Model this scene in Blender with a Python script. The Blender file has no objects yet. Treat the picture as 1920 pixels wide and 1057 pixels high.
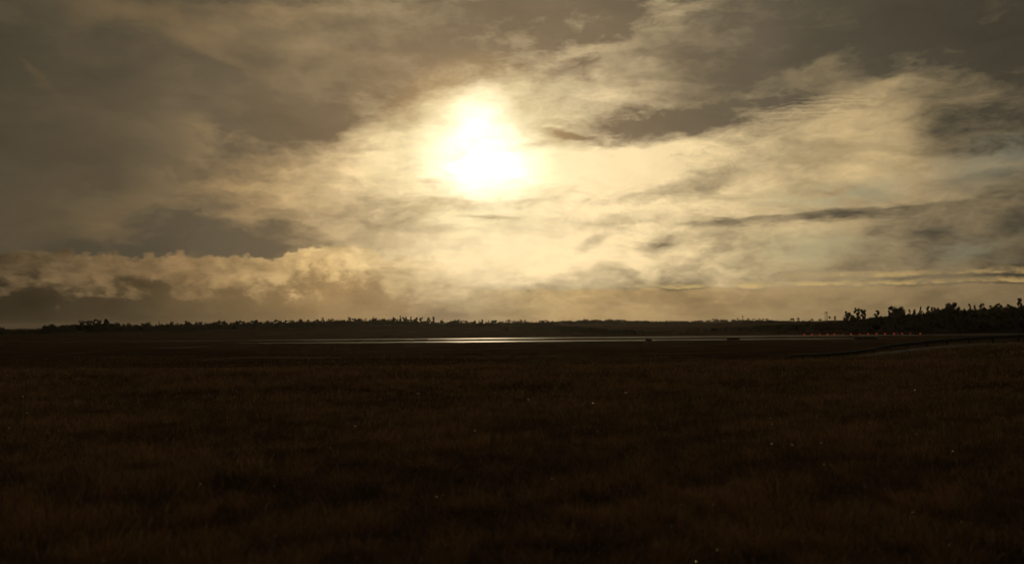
import bpy, bmesh, math, random
import numpy as np
from mathutils import Vector, Matrix

random.seed(7)
rng = np.random.default_rng(11)
scene = bpy.context.scene
C = scene.collection

# ------------------------------------------------------------------ camera
EYE = np.array([0.0, 0.0, 7.0])
FPX = 1598.0                       # focal length in pixels of a 1920 px wide picture
PITCH = math.atan(79.5 / FPX)
ROLL = 0.0083
Fv = np.array([0, math.cos(PITCH), math.sin(PITCH)])
R0 = np.array([math.cos(ROLL), 0, -math.sin(ROLL)])
Uv = np.cross(R0, Fv); Uv /= np.linalg.norm(Uv)
Rv = np.cross(Fv, Uv)

def ray(px, py):
    d = Fv + (px - 960) / FPX * Rv - (py - 528.5) / FPX * Uv
    return d / np.linalg.norm(d)

def at(px, py, Y):
    """point of the place seen towards (px, py) at depth Y metres north of the camera"""
    d = ray(px, py)
    return EYE + d * (Y / d[1])

cam_data = bpy.data.cameras.new('camera')
cam = bpy.data.objects.new('camera', cam_data)
C.objects.link(cam)
cam.matrix_world = Matrix(((Rv[0], Uv[0], -Fv[0], EYE[0]),
                           (Rv[1], Uv[1], -Fv[1], EYE[1]),
                           (Rv[2], Uv[2], -Fv[2], EYE[2]),
                           (0, 0, 0, 1)))
cam_data.sensor_width = 36
cam_data.lens = 36 * FPX / 1920
cam_data.clip_start = 0.1
cam_data.clip_end = 20000
cam_data.dof.use_dof = True
cam_data.dof.focus_distance = 120
cam_data.dof.aperture_fstop = 1.4
scene.camera = cam

scene.view_settings.view_transform = 'Standard'
scene.view_settings.look = 'None'
scene.view_settings.exposure = 0
scene.view_settings.gamma = 1
scene.view_settings.use_curve_mapping = False

SUN_PX = (903, 283)
sd = ray(*SUN_PX)
SUN_AZ, SUN_EL = math.atan2(sd[0], sd[1]), math.asin(sd[2])

sun_data = bpy.data.lights.new('sun', 'SUN')
sun_data.energy = 0.22
sun_data.angle = math.radians(3.0)
sun_data.color = (1.0, 0.76, 0.46)
sun = bpy.data.objects.new('sun', sun_data)
C.objects.link(sun)
sun.rotation_euler = Vector(sd).to_track_quat('Z', 'Y').to_euler()

# ------------------------------------------------------------------ node helper
class E:
    """a node socket one can calculate with"""
    def __init__(s, nt, sock): s.nt, s.s = nt, sock
    def __add__(a, b): return m('ADD', a, b)
    def __radd__(a, b): return m('ADD', a, b)
    def __sub__(a, b): return m('SUBTRACT', a, b)
    def __rsub__(a, b): return m('SUBTRACT', b, a)
    def __mul__(a, b): return m('MULTIPLY', a, b)
    def __rmul__(a, b): return m('MULTIPLY', a, b)
    def __truediv__(a, b): return m('DIVIDE', a, b)

def put(nt, sock, v):
    if isinstance(v, E): nt.links.new(v.s, sock)
    else: sock.default_value = v

def m(op, a, b=0.0, c=0.0, clamp=False):
    nt = next(v.nt for v in (a, b, c) if isinstance(v, E))
    n = nt.nodes.new('ShaderNodeMath'); n.operation = op; n.use_clamp = clamp
    put(nt, n.inputs[0], a); put(nt, n.inputs[1], b)
    if len(n.inputs) > 2: put(nt, n.inputs[2], c)
    return E(nt, n.outputs[0])

def vm(op, a, b=(0, 0, 0)):
    nt = a.nt
    n = nt.nodes.new('ShaderNodeVectorMath'); n.operation = op
    put(nt, n.inputs[0], a)
    if op == 'SCALE': put(nt, n.inputs[3], b)
    elif op not in ('LENGTH', 'NORMALIZE'): put(nt, n.inputs[1], b)
    return E(nt, n.outputs[1] if op in ('LENGTH', 'DOT_PRODUCT') else n.outputs[0])

def sstep(v, lo, hi, tlo=0.0, thi=1.0):
    n = v.nt.nodes.new('ShaderNodeMapRange'); n.interpolation_type = 'SMOOTHSTEP'
    put(v.nt, n.inputs[0], v)
    for k, q in enumerate((lo, hi, tlo, thi)): put(v.nt, n.inputs[k + 1], q)
    return E(v.nt, n.outputs[0])

def mapping(v, loc=(0, 0, 0), rot=0.0, scale=(1, 1, 1), kind='POINT'):
    n = v.nt.nodes.new('ShaderNodeMapping'); n.vector_type = kind
    put(v.nt, n.inputs[0], v)
    n.inputs[1].default_value = loc; n.inputs[2].default_value = (0, 0, rot); n.inputs[3].default_value = scale
    return E(v.nt, n.outputs[0])

def noise(v, scale=1.0, detail=4.0, rough=0.5, dist=0.0, color=False, kind=None):
    n = v.nt.nodes.new('ShaderNodeTexNoise')
    if kind: n.noise_type = kind
    put(v.nt, n.inputs['Vector'], v)
    n.inputs['Scale'].default_value = scale; n.inputs['Detail'].default_value = detail
    n.inputs['Roughness'].default_value = rough; n.inputs['Distortion'].default_value = dist
    return E(v.nt, n.outputs[1] if color else n.outputs[0])

def ramp(v, stops, interp='LINEAR'):
    n = v.nt.nodes.new('ShaderNodeValToRGB')
    cr = n.color_ramp; cr.interpolation = interp
    while len(cr.elements) < len(stops): cr.elements.new(0.5)
    for el, (p, col) in zip(cr.elements, stops):
        el.position = p; el.color = (*col, 1)
    put(v.nt, n.inputs[0], v)
    return E(v.nt, n.outputs[0])

def mixc(f, a, b, mode='MIX'):
    nt = f.nt if isinstance(f, E) else (a.nt if isinstance(a, E) else b.nt)
    n = nt.nodes.new('ShaderNodeMix'); n.data_type = 'RGBA'; n.blend_type = mode
    put(nt, n.inputs[0], f)
    for k, q in ((6, a), (7, b)):
        if isinstance(q, tuple): q = (*q[:3], 1)
        put(nt, n.inputs[k], q)
    return E(nt, n.outputs[2])

def mixf(f, a, b):                      # a + f (b - a)
    return a + f * (b - a)

def srgb(r, g, b):
    f = lambda c: (c / 255 / 12.92) if c / 255 <= 0.04045 else ((c / 255 + 0.055) / 1.055) ** 2.4
    return (f(r), f(g), f(b))

# ------------------------------------------------------------------ sky: daylight behind layered cloud, laid out by azimuth and elevation
world = bpy.data.worlds.new('World')
scene.world = world
world.use_nodes = True
wt = world.node_tree
for n in list(wt.nodes): wt.nodes.remove(n)

def azel(px, py):
    d = ray(px, py)
    return math.atan2(d[0], d[1]), math.asin(d[2])
K = 1.0 / FPX                            # one photo pixel as an angle

tc = wt.nodes.new('ShaderNodeTexCoord')
dirv = vm('NORMALIZE', E(wt, tc.outputs['Generated']))
sx = wt.nodes.new('ShaderNodeSeparateXYZ'); wt.links.new(dirv.s, sx.inputs[0])
az = m('ARCTAN2', E(wt, sx.outputs[0]), E(wt, sx.outputs[1]))
el = m('ARCSINE', E(wt, sx.outputs[2]))
cb = wt.nodes.new('ShaderNodeCombineXYZ'); wt.links.new(az.s, cb.inputs[0]); wt.links.new(el.s, cb.inputs[1])
P = E(wt, cb.outputs[0])

def warp(v, scale, amp, detail=5.0, rough=0.55, rot=0.0, sc=(1, 1, 1), loc=(0, 0, 0)):
    n = noise(mapping(v, loc, rot, sc), scale, detail, rough, color=True)
    n = vm('SUBTRACT', n, (0.5, 0.5, 0.5))
    return vm('ADD', v, vm('SCALE', n, amp))

W_big = warp(P, 5.0, 0.16, 4.0, 0.55, 0.3, (1, 1.6, 1))
W_mid = warp(P, 11.0, 0.085, 5.0, 0.6, 0.3, (0.8, 1.8, 1), (3, 1, 0))
W_fin = warp(P, 24.0, 0.030, 5.0, 0.65, 0.15, (0.5, 2.2, 1), (7, 4, 0))

def flat1(V):
    """the same field with z = 1, so that an affine map is two dot products"""
    return vm('ADD', vm('MULTIPLY', V, (1, 1, 0)), (0, 0, 1))
F1 = {}

def blob(cx, cy, rx, ry, rot=0.0, inner=0.3, V=None):
    """soft ellipse in direction space; cx, cy centre, rx, ry radii, rot degrees (rising to the right)"""
    V = V or W_mid
    if id(V) not in F1: F1[id(V)] = flat1(V)
    V1 = F1[id(V)]
    a, e = azel(cx, cy); c, s_ = math.cos(math.radians(rot)), math.sin(math.radians(rot))
    rx *= K; ry *= K
    q1 = vm('DOT_PRODUCT', V1, (c / rx, s_ / rx, -(c * a + s_ * e) / rx))
    q2 = vm('DOT_PRODUCT', V1, (-s_ / ry, c / ry, -(-s_ * a + c * e) / ry))
    r2 = m('MULTIPLY_ADD', q1, q1, q2 * q2)
    return sstep(m('SQRT', r2), 1.0, inner)

# distance from the sun
sa, se = azel(*SUN_PX)
q = mapping(P, (sa, se, 0), 0, (1, 1, 1), 'TEXTURE')
s_px = vm('LENGTH', vm('MULTIPLY', q, (0.92 / K, 1.1 / K, 0)))
s01 = s_px / 1200.0
# fields of fine structure
streak = noise(mapping(W_mid, (0, 0, 0), -0.42, (6, 24, 1)), 1.0, 6.0, 0.62)
mott = noise(mapping(W_fin, (2, 5, 0), -0.25, (17, 38, 1)), 1.0, 6.0, 0.66)
broad = noise(mapping(W_big, (9, 2, 0), -0.2, (4, 7, 1)), 1.0, 5.0, 0.5)

D = 1.0 + (broad - 0.5) * 0.35
#      cx    cy   rx   ry   rot inner target opacity field
paint = [
    (330, 30, 330, 60, -8, 0.0, 0.74, 0.7, 'b'),
    (560, 20, 260, 40, 10, 0.0, 0.66, 0.6, 'm'),
    (400, 100, 150, 14, -20, 0.0, 0.78, 0.5, 'f'),
    (70, 140, 90, 12, -45, 0.0, 0.80, 0.5, 'f'),
    (880, 50, 300, 60, 10, 0.0, 0.80, 0.7, 'b'),
    (455, 345, 260, 130, 28, 0.0, 0.70, 0.9, 'm'),
    (620, 350, 220, 150, 24, 0.0, 0.56, 0.9, 'm'),
    (780, 285, 230, 105, 16, 0.2, 0.08, 1.0, 'm'),
    (905, 240, 230, 130, 14, 0.1, 0.16, 1.0, 'm'),
    (1010, 420, 560, 200, 0, 0.2, 0.10, 1.0, 'm'),
    (1130, 170, 290, 100, 10, 0.1, 0.36, 0.95, 'm'),
    (1330, 370, 560, 200, 4, 0.2, 0.08, 1.0, 'm'),
    (1610, 260, 280, 115, 8, 0.2, 0.20, 1.0, 'f'),
    (1640, 350, 420, 170, 0, 0.1, 0.36, 0.7, 'm'),
    (1640, 480, 500, 110, 0, 0.1, 0.42, 0.8, 'm'),
    (905, 300, 200, 150, 0, 0.2, 0.0, 1.0, 'f'),
    (1020, 485, 430, 70, 0, 0.2, 0.0, 1.0, 'm'),
    (1150, 330, 330, 110, 4, 0.2, 0.04, 1.0, 'm'),
    # dark sheets and streaks
    (620, 150, 330, 75, 20, 0.5, 0.97, 1.0, 'f'),
    (850, 80, 290, 60, 14, 0.5, 0.97, 1.0, 'f'),
    (1290, 212, 300, 56, 9, 0.1, 0.80, 0.9, 'f'),
    (1200, 236, 200, 24, 4, 0.1, 0.86, 0.8, 'f'),
    (1330, 232, 90, 12, 2, 0.1, 1.0, 0.7, 'f'),
    (1460, 160, 300, 62, 14, 0.3, 0.92, 0.97, 'f'),
    (1480, 60, 480, 90, 8, 0.3, 1.0, 0.95, 'm'),
    (1440, 195, 100, 20, -5, 0.1, 1.1, 0.8, 'f'),
    (1085, 258, 95, 11, -9, 0.2, 0.95, 0.95, 'f'),
    (1010, 272, 60, 9, 8, 0.0, 0.60, 0.8, 'f'),
    (1160, 92, 60, 14, 10, 0.0, 0.75, 0.7, 'f'),
    (1210, 135, 80, 10, 5, 0.0, 0.75, 0.7, 'f'),
    (1260, 135, 50, 8, 0, 0.0, 0.85, 0.7, 'f'),
    (1090, 165, 70, 16, 0, 0.0, 0.60, 0.7, 'f'),
    (1030, 120, 120, 20, 20, 0.0, 0.60, 0.7, 'f'),
    (1590, 402, 330, 17, 2, 0.3, 0.90, 0.95, 'f'),
    (1400, 411, 160, 8, 1, 0.2, 0.85, 0.9, 'f'),
    (1850, 420, 230, 60, 5, 0.3, 0.86, 0.97, 'f'),
    (1240, 455, 64, 22, 16, 0.0, 0.80, 0.95, 'f'),
    (1110, 455, 50, 22, 32, 0.0, 0.60, 0.9, 'f'),
    (1190, 413, 170, 16, 0, 0.1, 0.50, 0.8, 'f'),
    (1310, 490, 90, 20, 30, 0.0, 0.70, 0.9, 'f'),
    (1450, 455, 90, 14, 20, 0.0, 0.55, 0.8, 'f'),
    (1130, 500, 120, 16, 25, 0.0, 0.35, 0.7, 'f'),
    (850, 535, 120, 30, 20, 0.0, 0.45, 0.7, 'f'),
    (1320, 338, 160, 44, 20, 0.0, 0.68, 0.9, 'f'),
    (1230, 360, 110, 14, 12, 0.0, 0.55, 0.8, 'f'),
    (1540, 520, 200, 36, 12, 0.1, 0.62, 0.9, 'f'),
    (1640, 470, 170, 36, 30, 0.1, 0.62, 0.85, 'f'),
    (1800, 490, 180, 90, 28, 0.2, 0.72, 0.9, 'f'),
    (1790, 235, 90, 90, 38, 0.2, 0.82, 0.95, 'f'),
    (1905, 190, 120, 60, 25, 0.2, 1.0, 0.95, 'f'),
    (1880, 325, 130, 16, 8, 0.1, 0.85, 0.9, 'f'),
    (790, 385, 170, 26, 2, 0.2, 0.66, 0.95, 'f'),
    (720, 415, 150, 34, 0, 0.1, 0.62, 0.9, 'f'),
    (700, 375, 80, 22, -8, 0.1, 0.66, 0.8, 'f'),
    (810, 342, 40, 10, -5, 0.0, 0.70, 0.9, 'f'),
    (920, 408, 80, 8, -3, 0.1, 0.72, 0.9, 'f'),
    (820, 432, 110, 12, 4, 0.0, 0.62, 0.8, 'f'),
    (980, 380, 50, 16, 0, 0.0, 0.50, 0.8, 'f'),
    (430, 450, 190, 50, 0, 0.0, 0.84, 0.7, 'm'),
    (120, 300, 300, 200, 10, 0.2, 0.95, 0.9, 'b'),
    (240, 400, 260, 70, 10, 0.1, 0.80, 0.6, 'm'),
]
fields = {'b': W_big, 'm': W_mid, 'f': W_fin}
for cx, cy, rx, ry, rot, inner, tgt, op, fl in paint:
    D = mixf(blob(cx, cy, rx, ry, rot, inner, fields[fl]) * op, D, tgt)
plume = noise(mapping(W_mid, (6, 3, 0), -0.75, (6, 15, 1)), 1.0, 5.0, 0.6)
rightside = sstep(az, azel(930, 300)[0], azel(1300, 300)[0])
near = sstep(s_px, 620.0, 200.0)
amp_m = m('MAXIMUM', blob(1150, 165, 260, 110, 5, 0.3, W_big) * 1.4, blob(850, 395, 260, 75, 0, 0.2, W_big) * 1.5)
amp_m = m('MAXIMUM', amp_m, near * 0.85 + rightside * 0.50 + 0.16)
amp_s = 0.14 + rightside * 1.15 + near * 0.75
amp_p = blob(470, 340, 430, 250, 30, 0.2, W_big) * 1.5 + 0.12
sheet = m('MAXIMUM', blob(540, 125, 560, 120, 13, 0.45, W_mid), blob(1500, 60, 560, 120, 9, 0.4, W_mid))
sheet = m('MAXIMUM', sheet, blob(90, 300, 330, 230, 10, 0.4, W_big))
D = D + ((streak - 0.5) * 1.0 * amp_s + (mott - 0.5) * 1.15 * amp_m + (plume - 0.5) * amp_p) * (1.0 - sheet * 0.72)

# rippled cloud at the right
rip_n = wt.nodes.new('ShaderNodeTexWave'); rip_n.bands_direction = 'Y'
put(wt, rip_n.inputs['Vector'], mapping(W_fin, (0, 0, 0), 0.03, (1, 1, 1)))
rip_n.inputs['Scale'].default_value = 62; rip_n.inputs['Distortion'].default_value = 1.5
rip_n.inputs['Detail'].default_value = 2
D = D + (E(wt, rip_n.outputs[1]) - 0.5) * 0.22 * blob(1530, 205, 150, 32, 3, 0.2, W_fin)

bright = ramp(s01, [(0.0, (0.85, 0.72, 0.48)), (0.10, srgb(250, 230, 180)), (0.19, srgb(252, 225, 174)), (0.33, srgb(241, 213, 160)),
                    (0.5, srgb(210, 182, 132)), (0.72, srgb(160, 138, 100)), (1.0, srgb(118, 104, 78))])
dark = ramp(s01, [(0.0, srgb(245, 212, 150)), (0.10, srgb(176, 145, 101)), (0.17, srgb(134, 114, 87)), (0.27, srgb(122, 106, 82)), (0.38, srgb(104, 92, 73)), (0.5, srgb(84, 76, 61)),
                  (0.68, srgb(72, 66, 53)), (1.0, srgb(56, 50, 38))])
Dc = m('ADD', D, 0.0, clamp=True)
bright = mixc(sstep(az, azel(740, 300)[0], azel(400, 300)[0]), bright, mixc(1.0, bright, (0.72, 0.63, 0.53), 'MULTIPLY'))
col = mixc(Dc, bright, dark)
col = mixc(sstep(az, azel(905, 300)[0], azel(620, 300)[0]), col, mixc(1.0, col, (1.0, 0.965, 0.91), 'MULTIPLY'))
col = vm('SCALE', E(wt, col.s), 1.0 - (plume - 0.5) * 0.55 - (streak - 0.5) * 0.35 - (broad - 0.5) * 0.35)
# open sky between the clouds
blue = m('ADD', blob(1560, 366, 190, 34, 5, 0.1, W_fin) * 0.75, blob(1870, 300, 150, 60, 15, 0.0, W_fin) * 0.5, clamp=True)
blue = m('MAXIMUM', blue, blob(1510, 470, 190, 60, 5, 0.0, W_fin) * 0.55)
blue = m('MAXIMUM', blue, blob(1850, 470, 150, 70, 25, 0.2, W_fin) * 0.45 * sstep(streak, 0.42, 0.6))
nis = wt.nodes.new('ShaderNodeTexSky'); nis.sky_type = 'NISHITA'; nis.sun_disc = False
nis.sun_elevation = SUN_EL; nis.sun_rotation = SUN_AZ
blue = blue * sstep(mott + (plume - 0.5) * 0.5, 0.62, 0.40)
clear = mixc(0.25, ramp(s01, [(0.0, srgb(230, 215, 160)), (0.45, srgb(172, 166, 124)), (0.6, srgb(130, 129, 105)), (1, srgb(98, 98, 82))]),
             vm('SCALE', E(wt, nis.outputs[0]), 0.03))
col = mixc(blue, col, clear)

# low cumulus bank on the left: billowing lit tops over a dark base
bump = noise(mapping(P, (4, 0, 0), 0, (22, 34, 1)), 1.0, 5.0, 0.55)
bump2 = noise(mapping(W_fin, (1, 8, 0), 0, (40, 50, 1)), 1.0, 4.0, 0.6)
e0 = azel(300, 478)[1]
topline = e0 + (bump - 0.5) * 95 * K + (bump2 - 0.5) * 30 * K + blob(625, 500, 110, 110, 0, 0.1, P) * 30 * K
under = sstep(el - topline, 5 * K, -5 * K)
left = sstep(az, azel(940, 480)[0], azel(560, 480)[0])
lit = sstep((topline - el) / K + (bump2 - 0.5) * 50 + (mott - 0.5) * 60, 34.0, 84.0)
bank = ramp(s01, [(0.0, srgb(252, 222, 165)), (0.17, srgb(248, 218, 158)), (0.30, srgb(222, 186, 126)), (0.45, srgb(146, 117, 79)),
                  (0.60, srgb(114, 93, 64)), (0.80, srgb(88, 73, 51)), (1.0, srgb(80, 68, 48))])
bankd = ramp(s01, [(0.0, srgb(215, 176, 112)), (0.28, srgb(176, 142, 94)), (0.42, srgb(116, 94, 62)), (0.54, srgb(70, 58, 39)), (0.7, srgb(50, 42, 28)), (1.0, srgb(42, 37, 25))])
shade = m('ADD', lit * 1.1, ((mott - 0.42) * 1.5 + (bump2 - 0.42) * 1.5) * (1.0 - lit * 0.85), clamp=True)
bankc = mixc(shade, bank, bankd)
bankc = vm('SCALE', bankc, 1.0 - (mott - 0.5) * 0.75 - (plume - 0.5) * 0.9 * lit - (bump2 - 0.5) * 0.5)
col = mixc(under * left * 0.96, col, bankc)
# haze bank along the horizon at the right, with lit edges
eh = azel(1200, 541)[1]
el_r = el + az * 0.0083
dh = (el_r - (eh + azel(1200, 541)[0] * 0.0083)) / K + (mott - 0.5) * 26 + (bump - 0.5) * 16
hb = sstep(dh, 2.0, -3.0) * sstep(az, azel(760, 541)[0], azel(1150, 541)[0])
hcol = ramp(s01, [(0.2, srgb(214, 178, 112)), (0.32, srgb(190, 156, 104)), (0.5, srgb(166, 139, 96)), (0.8, srgb(132, 112, 80)), (1.0, srgb(98, 84, 61))])
hcol = mixc(m('ADD', (mott - 0.44) * 2.6 + (streak - 0.5) * 1.2, 0.0, clamp=True), hcol, vm('SCALE', hcol, 0.66))
hcol = mixc(sstep(dh, -34.0, -58.0) * 0.45, hcol, vm('SCALE', hcol, 1.25))
hcol = vm('SCALE', hcol, 1.0 - (plume - 0.5) * 0.6 - (mott - 0.5) * 0.4)
col = mixc(hb * 0.8, col, hcol)
rim = sstep(dh, 0.0, 4.0) * sstep(dh, 14.0, 5.0) * sstep(az, azel(1120, 541)[0], azel(1350, 541)[0])
rim = rim * sstep(mott, 0.36, 0.56)
rimc = ramp(s01, [(0.2, srgb(232, 202, 128)), (0.5, srgb(208, 176, 112)), (0.8, srgb(182, 150, 98)), (1, srgb(130, 108, 75))])
col = mixc(rim * 0.75, col, rimc)
rim2 = sstep(dh, 16.0, 21.0) * sstep(dh, 30.0, 23.0) * sstep(az, azel(1400, 541)[0], azel(1640, 541)[0]) * sstep(mott, 0.42, 0.6)
col = mixc(rim2 * 0.6, col, rimc)

# glow of the veiled sun
glow_s = vm('LENGTH', vm('MULTIPLY', mapping(W_fin, (*azel(903, 300), 0), 0, (1, 1, 1), 'TEXTURE'), (1 / K, 0.95 / K, 0)))
g1 = blob(906, 308, 160, 102, -6, 0.05, W_fin)
g2 = blob(903, 222, 85, 92, 0, 0.0, W_fin)
g3 = sstep(s_px, 330.0, 0.0)
gl = (g1 * 0.86 + g2 * 0.5) * (1.9 - mott * 1.8)
def addc(c, f, tint):
    return mixc(1.0, c, mixc(1.0, f.s and E(wt, f.s), tint, 'MULTIPLY'), 'ADD')
col = addc(col, gl, (1.0, 0.92, 0.72))
col = addc(col, g3 * (1.0 - Dc * 0.85), (0.13, 0.10, 0.045))
# the air below the horizon
col = mixc(sstep(el, 0.0, -0.03), col, vm('SCALE', hcol, 0.35))
bg = wt.nodes.new('ShaderNodeBackground'); bg.inputs[1].default_value = 1.0
put(wt, bg.inputs[0], col)
wo = wt.nodes.new('ShaderNodeOutputWorld'); wt.links.new(bg.outputs[0], wo.inputs[0])
world.cycles.sampling_method = 'MANUAL'
world.cycles.sample_map_resolution = 256
scene.render.engine = 'CYCLES'
scene.cycles.use_adaptive_sampling = True
scene.cycles.adaptive_threshold = 0.03
scene.cycles.adaptive_min_samples = 8
# ------------------------------------------------------------------ helpers for objects
def tag(o, label=None, cat=None, group=None, kind=None):
    if label: o['label'] = label
    if cat: o['category'] = cat
    if group: o['group'] = group
    if kind: o['kind'] = kind
    return o

def mesh_np(name, verts, faces, mats=(), smooth=False):
    """mesh from numpy arrays; faces is an (n, 3) or (n, 4) array, or a list of such arrays"""
    if not isinstance(faces, list): faces = [faces]
    me = bpy.data.meshes.new(name)
    verts = np.asarray(verts, dtype=np.float32)
    loops = np.concatenate([f.reshape(-1) for f in faces]).astype(np.int32)
    tot = np.concatenate([np.full(len(f), f.shape[1]) for f in faces]).astype(np.int32)
    start = np.concatenate([[0], np.cumsum(tot)[:-1]]).astype(np.int32)
    me.vertices.add(len(verts)); me.vertices.foreach_set('co', verts.reshape(-1))
    me.loops.add(len(loops)); me.loops.foreach_set('vertex_index', loops)
    me.polygons.add(len(tot)); me.polygons.foreach_set('loop_start', start)
    if smooth: me.polygons.foreach_set('use_smooth', np.ones(len(tot), dtype=bool))
    for mt in mats: me.materials.append(mt)
    me.update(calc_edges=True)
    me.validate()
    return me

def link(name, me, parent=None):
    o = bpy.data.objects.new(name, me); C.objects.link(o)
    if parent: o.parent = parent
    return o

def empty(name, loc, rz=0.0):
    o = bpy.data.objects.new(name, None); C.objects.link(o)
    o.location = loc; o.rotation_euler = (0, 0, rz); o.empty_display_size = 0.3
    return o

def attr_col(me, name, cols):
    a = me.color_attributes.new(name, 'FLOAT_COLOR', 'POINT')
    c4 = np.ones((len(cols), 4), dtype=np.float32); c4[:, :3] = cols
    a.data.foreach_set('color', c4.reshape(-1))

def box(bm, c, s, rz=0.0, bevel=0.0):
    r = bmesh.ops.create_cube(bm, size=1.0)
    M = Matrix.Translation(c) @ Matrix.Rotation(rz, 4, 'Z') @ Matrix.Diagonal((*s, 1))
    bmesh.ops.transform(bm, matrix=M, verts=r['verts'])
    if bevel:
        es = {e for v in r['verts'] for e in v.link_edges}
        bmesh.ops.bevel(bm, geom=list(es), offset=bevel, segments=1, affect='EDGES')
    return r['verts']

def cyl(bm, p0, p1, r0, r1, n=8):
    p0, p1 = Vector(p0), Vector(p1); d = p1 - p0
    r = bmesh.ops.create_cone(bm, cap_ends=True, segments=n, radius1=r0, radius2=r1, depth=d.length)
    M = Matrix.Translation((p0 + p1) / 2) @ d.to_track_quat('Z', 'Y').to_matrix().to_4x4()
    bmesh.ops.transform(bm, matrix=M, verts=r['verts'])

def bm_mesh(name, fn, mat):
    bm = bmesh.new(); fn(bm)
    me = bpy.data.meshes.new(name); bm.to_mesh(me); bm.free()
    me.materials.append(mat)
    return me

def material(name):
    mt = bpy.data.materials.new(name); mt.use_nodes = True
    nt = mt.node_tree
    for n in list(nt.nodes): nt.nodes.remove(n)
    out = nt.nodes.new('ShaderNodeOutputMaterial')
    bs = nt.nodes.new('ShaderNodeBsdfPrincipled')
    nt.links.new(bs.outputs[0], out.inputs[0])
    geo = nt.nodes.new('ShaderNodeNewGeometry')
    return mt, nt, bs, out, E(nt, geo.outputs['Position'])

def bump(nt, bs, h, strength, dist):
    b = nt.nodes.new('ShaderNodeBump'); put(nt, b.inputs['Height'], h)
    b.inputs['Strength'].default_value = strength; b.inputs['Distance'].default_value = dist
    nt.links.new(b.outputs[0], bs.inputs['Normal'])

def simple(name, c0, c1, scale=3.0, rough=0.8, metal=0.0, bumpd=0.0):
    mt, nt, bs, out, pos = material(name)
    oc = nt.nodes.new('ShaderNodeTexCoord')
    n = noise(E(nt, oc.outputs['Object']), scale, 5.0, 0.6)
    put(nt, bs.inputs['Base Color'], ramp(n, [(0.3, c0), (0.7, c1)]))
    bs.inputs['Roughness'].default_value = rough; bs.inputs['Metallic'].default_value = metal
    if bumpd: bump(nt, bs, n, 0.6, bumpd)
    return mt

# ------------------------------------------------------------------ terrain
def sm(a, b, x):
    t = np.clip((x - a) / (b - a), 0, 1); return t * t * (3 - 2 * t)

def wob(x, y, s, seed=0):
    """smooth irregular field, about -1..1"""
    r = np.random.default_rng(seed); o = 0.0; amp = 1.0; tot = 0.0
    for k in range(4):
        for j in range(3):
            a = r.uniform(0, math.tau); f = (1.9 ** k) / s * r.uniform(0.8, 1.25); ph = r.uniform(0, math.tau)
            o = o + amp * np.sin((x * math.cos(a) + y * math.sin(a)) * f * math.tau + ph)
        tot += amp * 1.7; amp *= 0.55
    return o / tot

NEAR0, NEAR1, FAR0, FAR1 = 331.0, 371.0, 404.0, 450.0     # the two strips of water, as distances north

def shores(x, y):
    """how deep inside one of the water strips (metres, > 0 in water)"""
    x = np.asarray(x, float); y = np.asarray(y, float)
    w = wob(x, y, 60, 3) * 1.6 + wob(x, y * 0 + 5, 17, 4) * 0.8
    n0 = NEAR0 + 10 * sm(40, 160, x) + 14 * sm(-20, -130, x); n1 = NEAR1 - 3 * sm(-60, -130, x) - 16 * sm(105, 165, x)
    a = np.minimum(y - n0 - w, n1 + 0.6 * w - y) - 60 * sm(-105, -150, x) - 60 * sm(148, 185, x)
    f0 = FAR0 + 14 * sm(-70, -140, x); f1 = FAR1 - 6 * sm(-60, -150, x) - 6 * sm(-150, -200, x)
    b = np.minimum(y - f0 - 0.7 * w, f1 + 0.5 * w - y)
    return a, b

YP = np.array([-4000, -60, 0, 20, 33, 45, 60, 80, 105, 150, 220, 290, 325, 332, 400, 450, 470, 520, 580, 640, 800, 4000.])
ZP = np.array([6.5, 5.9, 5.35, 5.30, 5.22, 4.75, 3.9, 3.0, 2.35, 1.6, 0.95, 0.55, 0.35, 0.25, 0.28, 0.3, 0.8, 1.7, 2.9, 3.5, 3.6, 4.8])
def interp_smooth(y):
    s = 0
    for dlt in (-6, -3, 0, 3, 6): s = s + np.interp(y + dlt * np.clip(np.abs(y) / 60, 0.15, 2), YP, ZP)
    return s / 5

RY = np.array([-100, 20, 45, 60, 67, 76, 90, 105, 115, 130, 170, 230, 400.])
RZ = np.array([7.0, 6.3, 5.75, 5.25, 4.85, 4.15, 3.10, 2.10, 1.55, 1.05, 0.8, 0.6, 0.4])
RY2 = np.array([-100, 30, 55, 60, 70, 78, 85, 92, 96, 100, 103, 107, 114, 125, 160, 230, 400.])
RZ2 = np.array([7.2, 6.4, 5.9, 5.7, 5.25, 4.95, 4.66, 4.16, 3.82, 3.5, 3.1, 2.7, 2.2, 1.7, 1.1, 0.7, 0.4])
def road_l(y): return 36.0 - 6.0 * sm(110, 260, y) + 1.5 * sm(60, 20, y)
def road_r(y): return road_l(y) + 8.3

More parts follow.
